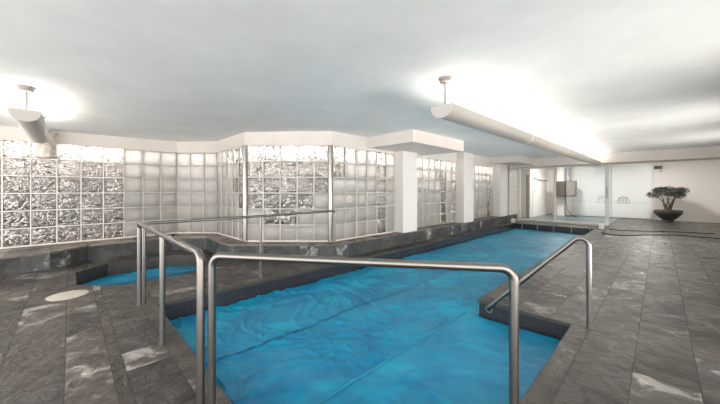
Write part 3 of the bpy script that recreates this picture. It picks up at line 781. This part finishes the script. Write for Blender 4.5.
# ------------------------------------------------------------------ uplight troughs
def trough(root, L_, seg, hangers, lab=None):
    # local frame: runs along +Y from 0 to L_, bottom of the shell at z=0
    W, H = 0.122, 0.135; n_ = 14
    def prof(sc=1.0, inset=0.0):
        return [((W-inset)*math.cos(PI+PI*k/n_), H-(H-inset)*math.sin(PI*k/n_)**0.8) for k in range(n_+1)]
    y = 0
    while y < L_-1e-6:
        y1 = min(L_, y+seg); bm = bmesh.new()
        o0, i0 = prof(), prof(inset=0.006); rings = []
        for yy in (y+0.004, y1-0.004):
            rings.append(([bm.verts.new((x, yy, z)) for x, z in o0], [bm.verts.new((x, yy, z)) for x, z in i0]))
        (oa, ia), (ob, ib) = rings
        for k_ in range(n_):
            bm.faces.new((oa[k_], oa[k_+1], ob[k_+1], ob[k_])); f = bm.faces.new((ia[k_], ia[k_+1], ib[k_+1], ib[k_])); f.material_index = 1
            bm.faces.new((oa[k_], oa[k_+1], ia[k_+1], ia[k_])); bm.faces.new((ob[k_], ob[k_+1], ib[k_+1], ib[k_]))
        bm.faces.new((oa[0], ob[0], ib[0], ia[0])); bm.faces.new((oa[-1], ob[-1], ib[-1], ia[-1]))
        finish('housing', bm, [M['alu'], M['plastic']], root, True)
        bm = bmesh.new(); tube(bm, [(0, y+0.06, 0.112), (0, y1-0.06, 0.112)], 0.02, 10); finish('tube', bm, M['tube'], root, True)
        if y > 0:
            bm = bmesh.new(); vs = []
            for yy in (y-0.02, y+0.02): vs.append([bm.verts.new((x*1.05, yy, z-0.004)) for x, z in o0])
            for k_ in range(n_): bm.faces.new((vs[0][k_], vs[0][k_+1], vs[1][k_+1], vs[1][k_]))
            bmesh.ops.solidify(bm, geom=bm.faces[:], thickness=0.004)
            finish('joint_ring', bm, M['plastic'], root, True)
        y = y1
    for yy in (0.0, L_):
        bm = bmesh.new(); e = 0.012
        a = [bm.verts.new((x*1.04, yy-e, z)) for x, z in prof()]; b = [bm.verts.new((x*1.04, yy+e, z)) for x, z in prof()]
        bm.faces.new(a); bm.faces.new(b)
        for k_ in range(n_): bm.faces.new((a[k_], a[k_+1], b[k_+1], b[k_]))
        bm.faces.new((a[0], b[0], b[-1], a[-1]))
        finish('end_cap', bm, M['cap'], root)
    for yy, top_, big in hangers:
        bm = bmesh.new(); tube(bm, [(0, yy, 0.125), (0, yy, top_-0.002)], 0.011 if big else 0.004, 10); finish('hanger_rod', bm, M['rod'], root, True)
        bm = bmesh.new()
        if big: lathe(bm, [(0.05, top_-0.055), (0.058, top_-0.05), (0.06, top_-0.02), (0.072, top_-0.018), (0.075, top_-0.002)], 0, yy, 24)
        else:
            lathe(bm, [(0.012, top_-0.03), (0.02, top_-0.004)], -0.06, yy, 12); finish('ceiling_clip', bm, M['cap'], root, True)
            bm = bmesh.new(); lathe(bm, [(0.012, top_-0.03), (0.02, top_-0.004)], 0.06, yy, 12); finish('ceiling_clip', bm, M['cap'], root, True)
            continue
        finish('ceiling_rose', bm, M['rod'], root, True)
tilt = 0.0118
root = empty('linear_uplight', (-1.655, 2.87, 2.18), 'long round bellied uplight trough hanging above the right side of the pool', 'ceiling light')
root.rotation_euler = (math.atan(tilt), 0, 0)
def topz(y): return CZ(2.87+y)-2.18-tilt*y
trough(root, 11.1, 2.82, [(0.07, topz(0.07), True), (2.82, topz(2.82), False), (5.64, topz(5.64), False), (8.46, topz(8.46), True)])
root = empty('linear_uplight', (-5.0, -0.36, 2.17), 'shorter uplight trough hanging at the far left side of the hall', 'ceiling light')
root.rotation_euler = (0, 0, PI/2)
trough(root, 2.2, 2.2, [(0.15, CZ(-0.9)-2.17, True), (2.05, CZ(-0.9)-2.17, True)])
root = empty('linear_uplight', (1.9, -2.6, 2.17), 'added uplight trough behind the camera, unseen, filling the ceiling with light', 'ceiling light')  # added out of view to fill the ceiling with light
root.rotation_euler = (0, 0, PI/2)
trough(root, 3.0, 3.0, [(0.15, CZ(-1.5)-2.17, True), (2.85, CZ(-1.5)-2.17, True)])
# unseen fill lights added to brighten the far area, behind the cross beam
for x, lab in ((-3.2, 'left'), (-0.4, 'right')):
    root = empty('far_fill_light', (x, 17.2, CZ(17.2)), 'added fill light under the ceiling of the far area, the %s of two' % lab, 'ceiling light', 'added fill lights of the far area')
    zc = CZ(17.2)
    bm = bmesh.new(); lathe(bm, [(0.26, zc), (0.26, zc-0.03), (0.2, zc-0.04), (0.02, zc-0.041)], x, 17.2); part('housing', bm, M['plastic'], root, True)
    bm = bmesh.new(); lathe(bm, [(0.19, zc-0.042), (0.17, zc-0.07), (0.02, zc-0.08)], x, 17.2); part('diffuser', bm, M['globe'], root, True)
# crumpled glass wall lamp
cx, cy = -8.44, -0.33
root = empty('wall_lamp', (cx, cy, 2.02), 'crumpled glass wall lamp flaring at the top, at the left edge on the glass blocks', 'wall lamp')
bm = bmesh.new(); lathe(bm, [(0.11, 2.02), (0.15, 2.05), (0.15, 2.25), (0.11, 2.36), (0.10, 2.42), (0.16, 2.52), (0.17, 2.54), (0.15, 2.535), (0.09, 2.42), (0.02, 2.38)], cx, cy); part('shade', bm, M['lampglass'], root, True)
bm = bmesh.new(); box(bm, -8.60, cx-0.10, cy-0.04, cy+0.04, 2.14, 2.28, bev=0.006); part('wall_mount', bm, M['steel'], root)

# ------------------------------------------------------------------ light, world, view
# unseen fill lights added along the right side, tilted up towards the ceiling
for (x, y, e) in ((2.1, 3.6, 28), (2.1, 7.5, 36), (2.1, 11, 36)):
    la = bpy.data.lights.new('fill_light', 'AREA'); la.energy = e; la.size = 1.0; la.spread = math.radians(105 if y < 9 else 140); la.color = (1.0, 0.95, 0.89)
    lo_ = bpy.data.objects.new('fill_light', la); COL.objects.link(lo_); lo_.location = (x, y, 0.8)
    lo_.rotation_euler = Vector((-1, 0.05, 0.27)).to_track_quat('-Z', 'Y').to_euler()
w = bpy.data.worlds.new('world'); S.world = w; w.use_nodes = True
bg = w.node_tree.nodes['Background']; bg.inputs[0].default_value = (1.0, 0.97, 0.935, 1); bg.inputs[1].default_value = 2.4
vs = S.view_settings; vs.view_transform = 'Standard'; vs.look = 'None'; vs.exposure = 0.95; vs.gamma = 1.0; vs.use_curve_mapping = False
S.cycles.max_bounces = 10; S.cycles.diffuse_bounces = 6; S.cycles.glossy_bounces = 4; S.cycles.transmission_bounces = 6; S.cycles.transparent_max_bounces = 8
S.cycles.sample_clamp_indirect = 6; S.cycles.caustics_reflective = False; S.cycles.caustics_refractive = True
S.cycles.use_denoising = True
